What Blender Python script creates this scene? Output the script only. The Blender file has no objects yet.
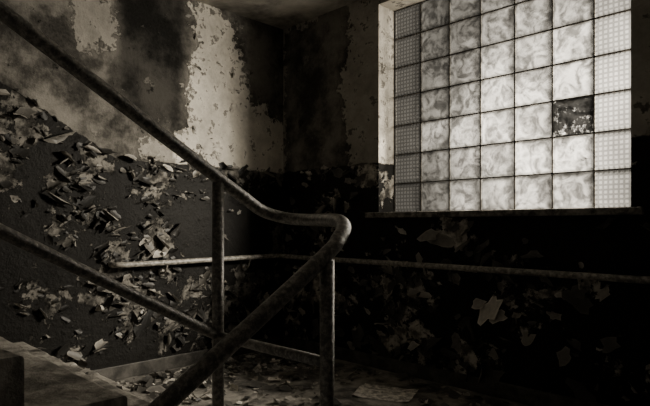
import bpy, bmesh, math, random
from mathutils import Vector, noise as mn
random.seed(7)
S=bpy.context.scene
COL=S.collection
TINT=(1.0,0.94,0.83)
def g(v,a=1.0): return (v*TINT[0],v*TINT[1],v*TINT[2],a)

# ------------------------------------------------------------ node helper
class NB:
    def __init__(s,name):
        s.m=bpy.data.materials.new(name); s.m.use_nodes=True
        s.t=s.m.node_tree; s.t.nodes.clear()
        s.out=s.t.nodes.new('ShaderNodeOutputMaterial')
        s.pos=s.n('ShaderNodeNewGeometry').outputs['Position']
    def n(s,k): return s.t.nodes.new(k)
    def put(s,sock,v):
        if isinstance(v,bpy.types.NodeSocket): s.t.links.new(v,sock)
        elif v is not None:
            sock.default_value=v
    def noise(s,scale,detail=6,rough=.6,dist=0,vec=None):
        n=s.n('ShaderNodeTexNoise'); s.put(n.inputs['Vector'],vec or s.pos)
        n.inputs['Scale'].default_value=scale;n.inputs['Detail'].default_value=detail
        n.inputs['Roughness'].default_value=rough;n.inputs['Distortion'].default_value=dist
        return n.outputs[0]
    def M(s,op,a,b=0.0,c=None,clamp=False):
        n=s.n('ShaderNodeMath'); n.operation=op; n.use_clamp=clamp
        s.put(n.inputs[0],a); s.put(n.inputs[1],b)
        if c is not None: s.put(n.inputs[2],c)
        return n.outputs[0]
    def step(s,v,lo,hi,a=0.0,b=1.0):
        n=s.n('ShaderNodeMapRange'); n.interpolation_type='SMOOTHSTEP'
        s.put(n.inputs['Value'],v); n.inputs['From Min'].default_value=lo; n.inputs['From Max'].default_value=hi
        s.put(n.inputs['To Min'],a); s.put(n.inputs['To Max'],b)
        return n.outputs['Result']
    def lerp(s,f,a,b):
        n=s.n('ShaderNodeMix'); n.data_type='FLOAT'; s.put(n.inputs[0],f); s.put(n.inputs[2],a); s.put(n.inputs[3],b)
        return n.outputs[0]
    def attr(s,name):
        n=s.n('ShaderNodeAttribute'); n.attribute_name=name; return n.outputs['Fac']
    def col(s,v):
        n=s.n('ShaderNodeCombineColor')
        for i in range(3): s.put(n.inputs[i], s.M('MULTIPLY',v,TINT[i]))
        return n.outputs[0]
    def xyz(s,v=None):
        n=s.n('ShaderNodeSeparateXYZ'); s.put(n.inputs[0],v or s.pos); return n.outputs
    def bump(s,h,strength=.5,dist=.01):
        n=s.n('ShaderNodeBump'); s.put(n.inputs['Height'],h)
        n.inputs['Strength'].default_value=strength; n.inputs['Distance'].default_value=dist
        return n.outputs[0]
    def princ(s,v,rough=.8,bump=None,metal=0,spec=.4):
        p=s.n('ShaderNodeBsdfPrincipled')
        s.put(p.inputs['Base Color'], s.col(v)); s.put(p.inputs['Roughness'],rough)
        p.inputs['Metallic'].default_value=metal
        s.put(p.inputs['Specular IOR Level'],spec)
        if bump is not None: s.t.links.new(bump,p.inputs['Normal'])
        s.t.links.new(p.outputs[0],s.out.inputs[0]); return p

# ------------------------------------------------------------ materials
def wall_material(name):
    b=NB(name)
    n1=b.noise(2.6,9,.68,.4); n2=b.noise(11,8,.65); n3=b.noise(45,5,.6)
    jag=b.M('ADD',b.M('MULTIPLY',b.M('SUBTRACT',n1,.5),.50),b.M('MULTIPLY',b.M('SUBTRACT',n2,.5),.34))
    # upper coat
    lm=b.step(b.M('ADD',b.attr('light'),jag),-.005,.005)
    tone=b.attr('tone')
    mott=b.noise(2.2,10,.68)
    darkU=b.M('MULTIPLY',tone,b.M('ADD',b.M('MULTIPLY',b.step(mott,.40,.62),1.2),b.M('MULTIPLY',n3,.5)))
    scab=b.step(b.noise(5.5,12,.75),.61,.622)     # scabs of remaining pale paint
    darkU=b.M('ADD',darkU,b.M('MULTIPLY',scab,.07))
    pit=b.step(b.noise(7,10,.75),.62,.635)
    darkU=b.M('MULTIPLY',darkU,b.lerp(pit,1.0,.30))
    spots=b.step(b.M('ADD',n2,b.M('MULTIPLY',n3,.35)),.745,.78)
    lightU=b.M('MULTIPLY',b.attr('lighttone'),b.M('ADD',.42,b.M('MULTIPLY',b.M('ADD',n2,b.M('MULTIPLY',b.M('SUBTRACT',mott,.5),1.8)),.95)))
    lightU=b.M('MULTIPLY',lightU,b.lerp(spots,1.0,.35))
    upper=b.lerp(lm,darkU,lightU)
    # lower coat : dark gloss paint, peeled to plaster
    v=b.noise(6.0,12,.75,.3)
    pm=b.step(b.M('ADD',v,b.M('MULTIPLY',b.M('SUBTRACT',b.attr('peel'),.5),.34)),.55,.562)
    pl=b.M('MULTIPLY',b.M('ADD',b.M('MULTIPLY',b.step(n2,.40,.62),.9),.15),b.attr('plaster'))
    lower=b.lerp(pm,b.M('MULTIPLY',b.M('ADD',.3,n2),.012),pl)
    dm=b.step(b.M('ADD',b.attr('dado'),b.M('MULTIPLY',jag,.14)),-.003,.004)
    colv=b.lerp(dm,lower,upper)
    h=b.M('ADD',b.M('MULTIPLY',lm,b.M('MULTIPLY',dm,.5)),b.M('MULTIPLY',n2,.55))
    h=b.M('ADD',h,b.M('MULTIPLY',n3,.22))
    h=b.M('ADD',h,b.M('MULTIPLY',b.M('SUBTRACT',scab,pit),.30))
    h=b.M('SUBTRACT',h,b.M('MULTIPLY',b.M('MULTIPLY',pm,b.M('SUBTRACT',1.0,dm)),.7))
    rough=b.lerp(dm,b.lerp(pm,.6,.95),.92)
    b.princ(colv,rough,b.bump(h,1.0,.022),spec=.12)
    return b.m
M_WALL=wall_material('peeling_wall_paint')

def simple(name,lo,hi,scale=8,rough=.85,bs=.5,bd=.006,metal=0,spec=.35,thr=None):
    b=NB(name); n=b.noise(scale,8,.65,.3); n2=b.noise(scale*5,5,.6)
    f=b.step(n,*(thr or (.35,.68)))
    v=b.M('MULTIPLY',b.lerp(f,lo,hi),b.M('ADD',.6,b.M('MULTIPLY',n2,.8)))
    b.princ(v,rough,b.bump(b.M('ADD',n,b.M('MULTIPLY',n2,.4)),bs,bd),metal,spec)
    return b.m
M_CEIL=simple('stained_ceiling_plaster',.10,.50,2.2,.9,.6,.01)
M_FLOOR=simple('dirty_concrete',.05,.34,5,.85,.9,.015)
M_STEP=simple('worn_step_concrete',.12,.48,7,.9,1.0,.016,0,.2)
M_RAIL=simple('worn_rail_paint',.08,.34,70,.33,.9,.0025,.15,1.0,(.40,.66))
M_PIPE=simple('rusty_pipe',.10,.42,40,.5,.6,.002,.1,.5)
M_TRIM=simple('dark_trim_paint',.03,.10,10,.5)
M_SILL=simple('gritty_sill',.05,.3,20,.8,1.0,.01)
M_MORTAR=simple('grimy_mortar',.04,.16,25,.9)
M_PAPER=simple('old_newsprint',.22,.8,26,.9,.3,.003)
def flake_mat():
    b=NB('paint_flake'); n=b.noise(30,5,.6)
    sh=b.attr('shade')
    bf=b.n('ShaderNodeNewGeometry').outputs['Backfacing']
    v=b.lerp(bf,sh,b.M('ADD',b.M('MULTIPLY',sh,.5),.20))
    v=b.M('MULTIPLY',v,b.M('ADD',.4,b.M('MULTIPLY',n,1.2)))
    b.princ(v,.5,b.bump(n,.5,.004),spec=.35); return b.m
M_FLAKE=flake_mat()

def glass_mat(name,ribbed):
    b=NB(name)
    x,y,z=b.xyz()
    # daylight glow put into the transmission : bright mid-panel, dimmer towards the opening edges
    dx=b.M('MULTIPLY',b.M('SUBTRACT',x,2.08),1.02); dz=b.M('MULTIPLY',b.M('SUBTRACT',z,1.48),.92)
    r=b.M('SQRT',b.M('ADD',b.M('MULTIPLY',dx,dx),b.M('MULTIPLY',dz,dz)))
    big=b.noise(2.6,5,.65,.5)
    glow=b.step(b.M('ADD',r,b.M('MULTIPLY',b.M('SUBTRACT',big,.5),.7)),.08,1.0,1.0,.12)
    rim=b.step(b.attr('rim'),.80,.98,1.0,.5)
    if ribbed:
        wx=b.M('SINE',b.M('MULTIPLY',x,2*math.pi/.026)); wz=b.M('SINE',b.M('MULTIPLY',z,2*math.pi/.026))
        gx=b.step(wx,-.8,.3); gz=b.step(wz,-.8,.3)
        pat=b.lerp(b.M('MULTIPLY',gx,gz),.26,.52)
        hgt=b.M('ADD',wx,wz)
    else:
        br=b.attr('blockid')
        vm=b.n('ShaderNodeVectorMath'); vm.operation='ADD'
        cb=b.n('ShaderNodeCombineXYZ'); b.put(cb.inputs[0],b.M('MULTIPLY',br,17.0)); b.put(cb.inputs[2],b.M('MULTIPLY',br,9.0))
        b.t.links.new(b.pos,vm.inputs[0]); b.t.links.new(cb.outputs[0],vm.inputs[1])
        w=b.noise(12,2.2,.5,1.5,vm.outputs[0]); w2=b.noise(34,4,.6,1.2,vm.outputs[0]); w3=b.noise(5,2,.5,.5,vm.outputs[0])
        pat=b.step(b.M('ADD',w,b.M('MULTIPLY',b.M('SUBTRACT',w2,.5),.40)),.28,.70,.24,1.0)
        pat=b.M('MULTIPLY',pat,b.step(w3,.3,.65,.62,1.0))
        pat=b.M('MULTIPLY',pat,b.M('ADD',.70,b.M('MULTIPLY',br,.45)))
        hgt=w
    dirt=b.attr('dirt')
    stain=b.step(b.M('ADD',b.noise(24,8,.78),b.M('MULTIPLY',dirt,.42)),.69,.80)
    T=b.M('MULTIPLY',b.M('MULTIPLY',b.M('MULTIPLY',pat,rim),glow),b.lerp(stain,1.0,.03),clamp=True)
    tr=b.n('ShaderNodeBsdfTransparent'); b.put(tr.inputs[0],T)
    tl=b.n('ShaderNodeBsdfTranslucent'); b.put(tl.inputs[0],b.M('MULTIPLY',T,.8))
    gl=b.n('ShaderNodeBsdfGlossy'); gl.inputs['Roughness'].default_value=.22
    gl.inputs[0].default_value=g(.6)
    bp=b.bump(hgt,.6,.006); b.t.links.new(bp,gl.inputs['Normal'])
    m1=b.n('ShaderNodeMixShader'); m1.inputs[0].default_value=.12
    b.t.links.new(tr.outputs[0],m1.inputs[1]); b.t.links.new(tl.outputs[0],m1.inputs[2])
    m2=b.n('ShaderNodeMixShader'); m2.inputs[0].default_value=.05
    b.t.links.new(m1.outputs[0],m2.inputs[1]); b.t.links.new(gl.outputs[0],m2.inputs[2])
    b.t.links.new(m2.outputs[0],b.out.inputs[0])
    return b.m
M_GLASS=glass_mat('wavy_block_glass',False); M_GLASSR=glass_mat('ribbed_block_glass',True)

# ------------------------------------------------------------ mesh helpers
def obj(name,verts,faces,mat,parent=None,smooth=False):
    me=bpy.data.meshes.new(name); me.from_pydata([tuple(v) for v in verts],[],faces); me.update()
    me.materials.append(mat)
    if smooth:
        for p in me.polygons: p.use_smooth=True
    o=bpy.data.objects.new(name,me); COL.objects.link(o)
    if parent: o.parent=parent
    return o
def fattr(me,name,vals):
    a=me.attributes.new(name,'FLOAT','POINT'); a.data.foreach_set('value',vals)
def boxv(V,F,x0,x1,y0,y1,z0,z1):
    k=len(V)
    V+= [(x0,y0,z0),(x1,y0,z0),(x1,y1,z0),(x0,y1,z0),(x0,y0,z1),(x1,y0,z1),(x1,y1,z1),(x0,y1,z1)]
    F+= [tuple(k+i for i in f) for f in ((0,3,2,1),(4,5,6,7),(0,1,5,4),(1,2,6,5),(2,3,7,6),(3,0,4,7))]
def bevel(o,w,seg=2):
    m=o.modifiers.new('bevel','BEVEL'); m.width=w; m.segments=seg; m.limit_method='ANGLE'
def boxes(name,bs,mat,parent=None,bw=0):
    V=[];F=[]
    for q in bs: boxv(V,F,*q)
    o=obj(name,V,F,mat,parent)
    if bw: bevel(o,bw)
    return o
def empty(name):
    e=bpy.data.objects.new(name,None); COL.objects.link(e); return e
def catmull(P,n=8):
    P=[Vector(p) for p in P]; Q=[P[0]*2-P[1]]+P+[P[-1]*2-P[-2]]; out=[]
    for i in range(1,len(Q)-2):
        a,b_,c,d=Q[i-1:i+3]
        for k in range(n):
            t=k/n
            out.append(.5*((2*b_)+(c-a)*t+(2*a-5*b_+4*c-d)*t*t+(3*b_-a-3*c+d)*t**3))
    out.append(P[-1]); return out
def tube(V,F,path,r,seg=20,cap=True):
    path=[Vector(p) for p in path]; k0=len(V); up=None
    for i,p in enumerate(path):
        t=(path[min(i+1,len(path)-1)]-path[max(i-1,0)]).normalized()
        if up is None:
            up=Vector((0,0,1)) if abs(t.z)<.9 else Vector((1,0,0))
        up=(up-t*up.dot(t)).normalized(); s=t.cross(up)
        for j in range(seg):
            a=2*math.pi*j/seg; V.append(tuple(p+up*math.cos(a)*r+s*math.sin(a)*r))
    for i in range(len(path)-1):
        for j in range(seg):
            F.append((k0+i*seg+j,k0+i*seg+(j+1)%seg,k0+(i+1)*seg+(j+1)%seg,k0+(i+1)*seg+j))
    if cap:
        F.append(tuple(k0+j for j in range(seg))[::-1]); e=k0+(len(path)-1)*seg; F.append(tuple(e+j for j in range(seg)))

def sdpoly(px,py,poly):
    d=1e9; ins=False; n=len(poly)
    for i in range(n):
        x1,y1=poly[i];x2,y2=poly[(i+1)%n]
        ex,ey=x2-x1,y2-y1; t=max(0,min(1,((px-x1)*ex+(py-y1)*ey)/(ex*ex+ey*ey+1e-12)))
        d=min(d,math.hypot(px-x1-ex*t,py-y1-ey*t))
        if (y1>py)!=(y2>py) and px<(x2-x1)*(py-y1)/(y2-y1)+x1: ins=not ins
    return d if ins else -d
H=2.62
def ss(v,a,b):
    t=max(0,min(1,(v-a)/(b-a))); return t*t*(3-2*t)
def dadoL(y): return 1.43+ (.56*(-1.42-y) if y<-1.42 else 0)
def clL(y,z): return .75*mn.noise(Vector((y*3.2,z*3.2,7.7)))+.35*mn.noise(Vector((y*8,z*8,1)))+.14*ss(z-dadoL(y),-.6,-.05)+.03
def clB(x,z): return .8*mn.noise(Vector((x*2.8,z*2.8,13.1)))+.35*mn.noise(Vector((x*8,z*8,1)))
# light paint still on the left wall
PL1=[(-.88,2.58),(-.51,2.6),(-.44,2.27),(-.34,2.02),(-.16,1.85),(0.1,1.80),(0.1,1.2),(-.62,1.3),(-.80,1.5),(-.93,1.89),(-.84,2.19)]
PL2=[(-1.85,2.8),(-1.42,2.8),(-1.40,2.12),(-1.68,2.05)]
PL3=[(-1.25,1.56),(-.85,1.60),(-.8,1.4),(-1.2,1.42)]
PDK=[(-1.38,2.62),(-.92,2.62),(-.95,1.75),(-1.25,1.6),(-1.42,1.9)]

# wall_left (x=0)
st=.02; ys=[-5+st*i for i in range(251)]; zs=[-2+st*j for j in range(232)]
V=[];F=[];A={k:[] for k in('light','tone','lighttone','dado','peel','plaster')}
for z in zs:
    for y in ys:
        V.append((0,y,z))
        s1=sdpoly(y,z,PL1); s2=sdpoly(y,z,PL2); s3=sdpoly(y,z,PL3); s4=sdpoly(y,z,PDK)
        A['light'].append(max(s1,s2-.03,s3,-.6)*1.0)
        A['lighttone'].append(.60 if s1>-.2 else .27)
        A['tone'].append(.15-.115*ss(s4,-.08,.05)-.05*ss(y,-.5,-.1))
        A['dado'].append(z-dadoL(y))
        A['peel'].append(.50+.8*clL(y,z))
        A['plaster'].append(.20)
nx=len(ys)
for j in range(len(zs)-1):
    for i in range(nx-1):
        k=j*nx+i; F.append((k,k+1,k+1+nx,k+nx))
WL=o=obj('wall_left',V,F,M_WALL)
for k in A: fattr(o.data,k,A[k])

# wall_back (y=0) with the window opening and its reveals
X0,X1,Z0,Z1=1.02,2.62,1.08,2.54
xs=[st*i for i in range(236)]; zs=[st*j for j in range(132)]
V=[];F=[];A={k:[] for k in A}
PD=[(.04,2.55),(.76,2.66),(.70,2.2),(.64,1.9),(.74,1.4),(0.0,1.4)]
def backattr(x,y,z):
    s=sdpoly(x,z,PD)
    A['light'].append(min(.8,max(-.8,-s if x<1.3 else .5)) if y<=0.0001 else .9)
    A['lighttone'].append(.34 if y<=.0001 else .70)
    A['tone'].append(.12)
    A['dado'].append(z-1.435)
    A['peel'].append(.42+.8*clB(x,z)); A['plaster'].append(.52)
for z in zs:
    for x in xs:
        V.append((x,0,z)); backattr(x,0,z)
nx=len(xs)
for j in range(len(zs)-1):
    for i in range(nx-1):
        cx=xs[i]+.01; cz=zs[j]+.01
        if X0<cx<X1 and Z0<cz<Z1: continue
        k=j*nx+i; F.append((k,k+nx,k+1+nx,k+1))
D=.20
def strip(pts):
    k=len(V)
    for (x,z) in pts:
        for i in range(9):
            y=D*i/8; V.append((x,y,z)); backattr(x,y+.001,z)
    for a in range(len(pts)-1):
        for i in range(8): 
            q=k+a*9+i; F.append((q,q+1,q+10,q+9))
nz=int(round((Z1-Z0)/st))+1
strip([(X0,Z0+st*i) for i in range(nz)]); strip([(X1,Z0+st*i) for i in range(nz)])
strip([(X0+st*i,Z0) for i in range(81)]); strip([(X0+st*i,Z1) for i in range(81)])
# outer leaf
k=len(V)
for (x,z) in [(-.3,0),(X0,0),(X1,0),(4.7,0),(-.3,Z0),(X0,Z0),(X1,Z0),(4.7,Z0),(-.3,Z1),(X0,Z1),(X1,Z1),(4.7,Z1),(-.3,H),(X0,H),(X1,H),(4.7,H)]:
    V.append((x,D,z)); backattr(x,D,z)
for r in range(3):
    for c in range(3):
        if r==1 and c==1: continue
        a=k+r*4+c; F.append((a,a+1,a+5,a+4))
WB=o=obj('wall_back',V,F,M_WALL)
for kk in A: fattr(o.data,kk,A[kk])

# right-hand wall of the stair well, outside the photo's view
boxes('wall_right',[(4.7,4.85,-5,.20,-2,H)],M_TRIM)
boxes('ceiling',[(-.15,4.85,-5,.20,H,H+.15)],M_CEIL)
boxes('floor',[(0,4.7,-1.68,0,-.2,0)],M_FLOOR)
boxes('baseboard_left',[(0.001,.018,-1.66,-.001,0.001,.09)],M_TRIM,bw=.004)
boxes('baseboard_back',[(0.02,4.69,-.018,-.001,0.001,.09)],M_TRIM,bw=.004)

# ------------------------------------------------------------ stairs
R,T=.165,.28; YN=-1.68
V=[];F=[]
def worn_step(V,F,x0,x1,y0,y1,z0,z1,n=44,seed=0):
    # concrete step with a chipped, rounded nosing: profile swept along x
    k=len(V)
    for i in range(n+1):
        x=x0+(x1-x0)*i/n
        w=.010+.022*max(0,mn.noise(Vector((x*5,seed*3.1,0)))+.25)+.016*max(0,mn.noise(Vector((x*17,seed*3.1,4))))
        wear=.010*math.exp(-((x-(x0+x1)*.5)/(.5))**2)
        for (yy,zz) in ((y1,z0),(y1,z1-w),(y1-w*.35,z1-w*.3-wear*.6),(y1-w,z1-wear),(y1-.12,z1-wear*.5),(y0,z1),(y0,z0)):
            V.append((x,yy,zz))
    m=7
    for i in range(n):
        for j in range(m):
            a=k+i*m+j; b_=k+i*m+(j+1)%m; F.append((a,a+m,b_+m,b_))
    F.append(tuple(k+j for j in range(m))); F.append(tuple(k+n*m+j for j in range(m))[::-1])
for i in range(10):
    y1=YN-i*T; worn_step(V,F,.004,1.90,-4.98 if i>8 else y1-T-.01,y1,-.2+i*R*.6,(i+1)*R,seed=i)
SU=o=obj('staircase_up',V,F,M_STEP)
V=[];F=[]
for i in range(9):
    y1=YN-i*T; worn_step(V,F,2.30,4.69,y1-T,y1-.002,-(i+1)*R-.25,-(i+1)*R,seed=i+20)
o=obj('staircase_down',V,F,M_STEP)

# ------------------------------------------------------------ railing
CX,CY,CZ=3.47,-2.98,1.0
def W(p,yy,h): return (CX-p,CY+yy,CZ+h)
rail=empty('stair_railing')
path=[W(1.643,-1.9,1.942),W(1.643,-.9,1.352),W(1.643,.422,.571),W(1.643,.8,.348),W(1.643,1.108,.166),W(1.643,1.22,.102),W(1.642,1.31,.052),W(1.60,1.392,.026),W(1.50,1.39,.020),
      W(1.38,1.350,.018),W(1.26,1.295,.016),W(1.18,1.25,.008),W(1.135,1.215,-.012),W(1.115,1.17,-.042),W(1.105,1.12,-.077),W(1.10,.9,-.213),W(1.10,.604,-.392),W(1.10,0,-.76),W(1.10,-1.0,-1.365)]
V=[];F=[]; tube(V,F,catmull(path,8),.0225,24); obj('top_rail',V,F,M_RAIL,rail,True)
V=[];F=[]; tube(V,F,catmull([W(1.643,-1.9,1.285),W(1.643,-.9,.725),W(1.643,.422,-.015),W(1.643,1.108,-.392)],6),.0185,20)
obj('mid_rail',V,F,M_RAIL,rail,True)
V=[];F=[]; tube(V,F,[W(1.643,1.108,-.392),W(1.37,1.108,-.392),W(1.10,1.108,-.392)],.0165,20); obj('landing_mid_rail',V,F,M_RAIL,rail,True)
def post(name,p,yy,top,bot,r):
    V=[];F=[]
    tube(V,F,[W(p,yy,bot),W(p,yy,top)],r,20)
    tube(V,F,[W(p,yy,bot),W(p,yy,bot+.008)],.05,24)
    tube(V,F,[W(p,yy,bot+.008),W(p,yy,bot+.03)],r+.008,20)
    obj(name,V,F,M_RAIL,rail,True)
post('post_1',1.643,1.108,.15,-1.0+R+.001,.021)
post('post_2',1.10,1.108,-.10,-1.0-R,.021)
post('post_3',1.643,-.9,1.33,-1.0+R*8,.021)
post('post_4',1.10,-.9,-1.31,-1.0-R*8,.021)

# wall handrail : pipe on brackets around the landing
wr=empty('wall_handrail'); zr=.745
V=[];F=[]
pp=[(.01,-1.46,zr),(.045,-1.455,zr),(.075,-1.425,zr),(.08,-1.38,zr),(.08,-1.2,zr),(.08,-.8,zr+.004),(.08,-.35,zr+.008),(.082,-.16,zr+.008),(.11,-.10,zr+.006),(.17,-.08,zr+.004),(.5,-.08,zr),(1.2,-.08,zr),(2.2,-.08,zr-.003),(3.4,-.08,zr-.006),(4.66,-.08,zr-.006)]
tube(V,F,catmull(pp,6),.018,18); obj('pipe',V,F,M_PIPE,wr,True)
V=[];F=[]
for (x,y) in [(0,-1.1),(0,-.4)]:
    tube(V,F,catmull([(x,y,zr-.07),(x+.05,y,zr-.065),(.08,y,zr-.01)],4),.007,10); tube(V,F,[(x,y,zr-.07),(.008,y,zr-.07)],.028,14)
for x in (.5,1.45,2.4,3.4):
    tube(V,F,catmull([(x,0,zr-.07),(x,-.05,zr-.065),(x,-.08,zr-.01)],4),.007,10); tube(V,F,[(x,0,zr-.07),(x,-.008,zr-.07)],.028,14)
obj('brackets',V,F,M_PIPE,wr,True)

# ------------------------------------------------------------ glass block window
win=empty('window_1')
CWd,RH,GY=.2275,.207,.18
cols=7; rows=7; gx0=X0+.004; gz0=Z0+.008
def block(V,F,ids,dirts,rims,cx,cz,bid,dirt):
    n=10; k=len(V); w=CWd/2-.003; h=RH/2-.003
    for j in range(n+1):
        for i in range(n+1):
            a=-1+2*i/n; b_=-1+2*j/n
            a=math.copysign(abs(a)**.7,a); b_=math.copysign(abs(b_)**.7,b_)
            e=(1-abs(a)**7)*(1-abs(b_)**7)
            V.append((cx+a*w,GY-.016*e,cz+b_*h)); ids.append(bid); dirts.append(dirt*(1.0 if b_>-.4 else .85)); rims.append(max(abs(a),abs(b_)))
    for j in range(n):
        for i in range(n):
            q=k+j*(n+1)+i; F.append((q,q+1,q+n+2,q+n+1))
for name,mt,sel in (('glass_blocks',M_GLASS,range(1,6)),('ribbed_glass_blocks',M_GLASSR,(0,6))):
    V=[];F=[];I=[];Dd=[];Rm=[]
    for c in sel:
        for r in range(rows):
            dirt=0.0
            if (c,r)==(5,2): dirt=.84
            elif (c,r)==(5,1): dirt=.38
            elif (c,r) in ((4,0),(3,0),(1,2),(2,5)): dirt=.14
            block(V,F,I,Dd,Rm,gx0+(c+.5)*CWd,gz0+(r+.5)*RH,random.random(),dirt)
    o=obj(name,V,F,mt,win,True); fattr(o.data,'blockid',I); fattr(o.data,'dirt',Dd); fattr(o.data,'rim',Rm)
bs=[]
for c in range(cols+1):
    x=gx0+c*CWd; bs.append((x-.004,x+.004,GY-.008,GY+.008,Z0,Z1))
for r in range(rows+1):
    z=gz0+r*RH; bs.append((X0,X1,GY-.008,GY+.008,z-.004,min(z+.004,Z1)))
boxes('mortar_grid',bs,M_MORTAR,win)
boxes('window_sill',[(X0-.10,X1+.06,-.035,GY-.0,Z0-.03,Z0+.008)],M_SILL,win,bw=.006)

# ------------------------------------------------------------ paint flakes
def flakes(name,items,parent=None):
    V=[];F=[];Sh=[]
    for (c,nrm,tan,size,curl,shade,lift) in items:
        nrm=Vector(nrm).normalized(); tan=Vector(tan); tan=(tan-nrm*tan.dot(nrm)).normalized(); bt=nrm.cross(tan); c=Vector(c)
        k=len(V); m=11; asp=random.uniform(.7,2.2); sk=random.uniform(-.5,.5)
        rr=[random.choice((.6,.8,.95,1.15))*random.uniform(.85,1.15) for _ in range(m)]
        kap=max(.02,curl)/size
        def P(a,b_):
            s_=(a+1)*size+b_*sk*size*.4
            return c+tan*(math.sin(kap*s_)/kap-size)+bt*(b_*size*asp)+nrm*(lift+(1-math.cos(kap*s_))/kap)
        V.append(tuple(P(0,0))); Sh.append(shade)
        for ring in (.35,.7,1.0):
            for i in range(m):
                a=2*math.pi*i/m; q=ring*(1+(rr[i]-1)*ring)
                V.append(tuple(P(math.cos(a)*q,math.sin(a)*q))); Sh.append(shade*(1 if ring<1 else 1.6))
        for i in range(m):
            i2=(i+1)%m
            F.append((k,k+1+i,k+1+i2)); F.append((k+1+i,k+1+m+i,k+1+m+i2,k+1+i2)); F.append((k+1+m+i,k+1+2*m+i,k+1+2*m+i2,k+1+m+i2))
    o=obj(name,V,F,M_FLAKE,parent,False); fattr(o.data,'shade',Sh); return o
def rshade():
    r=random.random()
    return random.uniform(.006,.025) if r<.74 else random.uniform(.04,.10) if r<.93 else random.uniform(.14,.36)
it=[]
while len(it)<950:
    y=random.uniform(-2.5,-.06); top=dadoL(y)
    z=random.uniform(.1,top+.02)
    if y<YN and z<(YN-y)/T*R+R: continue
    if clL(y,z)< .0+random.uniform(-.18,.18): continue
    a=random.gauss(-math.pi*.5,.7)*random.choice((1,1,1,-1))
    it.append(((0.002,y,z),(1,0,0),(0,math.cos(a),math.sin(a)),random.choice((.006,.008,.010,.014,.018,.026,.038))*random.uniform(.8,1.25),random.uniform(.3,1.6),rshade(),.001))
# curls along the edges of the surviving upper coat
for P_ in (PL1,):
    for i in range(len(P_)):
        a=P_[i];b_=P_[(i+1)%len(P_)]
        for q in range(6):
            t=random.random(); y=a[0]+(b_[0]-a[0])*t+random.gauss(0,.05); z=a[1]+(b_[1]-a[1])*t+random.gauss(0,.05)
            if y>-.05 or z>2.56 or z<1.4: continue
            it.append(((.002,y,z),(1,0,0),(0,random.gauss(0,1),random.gauss(0,1)),random.uniform(.006,.018),random.uniform(.2,.9),random.uniform(.10,.3),.001))
flakes('peeling_flakes',it,WL)
it=[]
while len(it)<700:
    x=random.uniform(.06,4.2); z=random.uniform(.1,1.42)
    if X0-.15<x<X1+.1 and z>1.0: continue
    if clB(x,z)< -.02+random.uniform(-.2,.2): continue
    a=random.gauss(-math.pi*.5,.9)*random.choice((1,1,-1))
    it.append(((x,-.002,z),(0,-1,0),(math.cos(a),0,math.sin(a)),random.choice((.010,.014,.02,.03,.04))*random.uniform(.8,1.3),random.uniform(.15,1.3),min(.34,rshade()*3),.001))
for (x,z,s_,sh) in ((1.87,.50,.06,.5),(1.93,.47,.04,.4),(1.80,.53,.04,.35),(1.45,.93,.05,.2),(1.52,.90,.045,.15),(2.1,.36,.05,.2),(2.3,.30,.05,.16)):
    a=random.gauss(-math.pi*.5,.5)
    it.append(((x,-.002,z),(0,-1,0),(math.cos(a),0,math.sin(a)),s_,.3,sh,.002))
flakes('peeling_flakes_back',it,WB)
# fallen flakes
it=[];it2=[]
for q in range(1400):
    x=random.uniform(.09,4.0) ; y=-abs(random.gauss(0,.8))-.09
    if random.random()<.4: x=abs(random.gauss(0,.4))+.09
    y=max(y,-2.7)
    z=0.0
    if y<YN+.06:
        if x>1.85: continue
        if y>YN-.03: continue
        z=R*(int(max(0,YN-y)/T)+1)+.003
    if 1.18<x<1.66 and -.66<y<-.18: continue
    (it2 if z>0 else it).append(((x,y,z+.003),(random.gauss(0,.18),random.gauss(0,.18),1),(random.gauss(0,1),random.gauss(0,1),0),random.choice((.008,.012,.018,.03))*random.uniform(.8,1.3),random.uniform(0,.8),min(.55,rshade()*4),.004))
flakes('fallen_paint_debris',it); flakes('debris_on_treads',it2,SU)
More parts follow.
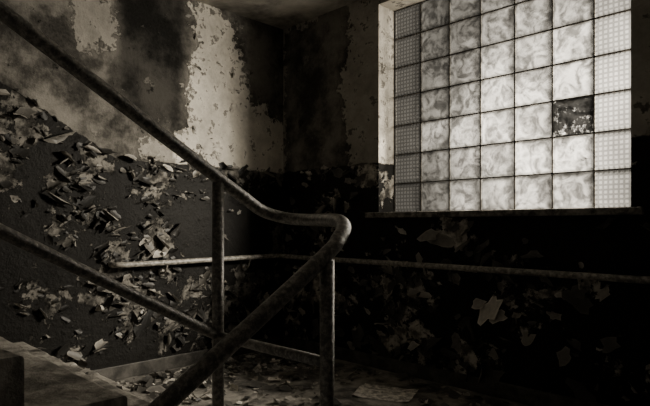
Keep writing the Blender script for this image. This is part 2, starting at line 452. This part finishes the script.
# plaster rubble
V=[];F=[]
for q in range(320):
    x=random.uniform(.06,3.4); y=-abs(random.gauss(0,.45))-.06
    if random.random()<.5: x=abs(random.gauss(0,.25))+.06; y=random.uniform(-1.6,-.06)
    y=max(y,-1.62)
    if 1.18<x<1.66 and -.66<y<-.18: continue
    s=random.uniform(.005,.022); k=len(V); hh=s*.5
    for (a,b_,c) in ((-1,-1,0),(1,-1,0),(1,1,0),(-1,1,0),(-.7,-.6,1),(.6,-.7,1),(.7,.6,1),(-.6,.7,1)):
        V.append((x+a*s*random.uniform(.5,1),y+b_*s*random.uniform(.5,1),.001+c*hh*random.uniform(.6,1.5)))
    F+=[tuple(k+i for i in f) for f in ((0,3,2,1),(4,5,6,7),(0,1,5,4),(1,2,6,5),(2,3,7,6),(3,0,4,7))]
obj('plaster_rubble',V,F,M_STEP)
# crumpled newspaper
V=[];F=[];n=14
for j in range(n+1):
    for i in range(n+1):
        a=(i/n-.5)*.34; b_=(j/n-.5)*.26; th=.4
        V.append((1.42+a*math.cos(th)-b_*math.sin(th),-.42+a*math.sin(th)+b_*math.cos(th),.002+.02*abs(mn.noise(Vector((a*9,b_*9,5))))+ .03*max(0,abs(i/n-.5)-.3)))
for j in range(n):
    for i in range(n):
        k=j*(n+1)+i; F.append((k,k+1,k+n+2,k+n+1))
obj('newspaper',V,F,M_PAPER,None,True)

# ------------------------------------------------------------ light
LC=(1,.91,.76)
def area(name,loc,rot,sx,sy,pw):
    l=bpy.data.lights.new(name,'AREA'); l.shape='RECTANGLE'; l.size=sx; l.size_y=sy; l.energy=pw; l.color=LC
    o=bpy.data.objects.new(name,l); COL.objects.link(o); o.location=loc; o.rotation_euler=rot
area('daylight',(1.55,.6,2.0),(math.radians(-90),0,0),3.2,2.7,580)
def spot(name,loc,tgt,pw,rad,ang,blend=.6):
    l=bpy.data.lights.new(name,'SPOT'); l.energy=pw; l.shadow_soft_size=rad; l.spot_size=math.radians(ang); l.spot_blend=blend; l.color=LC
    o=bpy.data.objects.new(name,l); COL.objects.link(o); o.location=loc
    o.rotation_euler=(Vector(tgt)-Vector(loc)).to_track_quat('-Z','Y').to_euler()
spot('room_fill_spot',(3.3,1.05,2.15),(1.5,.18,1.8),4800,.3,110)  # added lamp beyond the glass, brightens the left wall and rails
w=bpy.data.worlds.new('World'); S.world=w; w.use_nodes=True
w.node_tree.nodes['Background'].inputs[0].default_value=(*LC,1); w.node_tree.nodes['Background'].inputs[1].default_value=.09

cam=bpy.data.cameras.new('camera'); cam.lens=36*550/650; cam.sensor_width=36; cam.clip_start=.02
co=bpy.data.objects.new('camera',cam); COL.objects.link(co); co.location=(CX,CY,CZ)
co.rotation_euler=(math.radians(90),0,math.radians(45)); cam.shift_y=22/650
S.camera=co
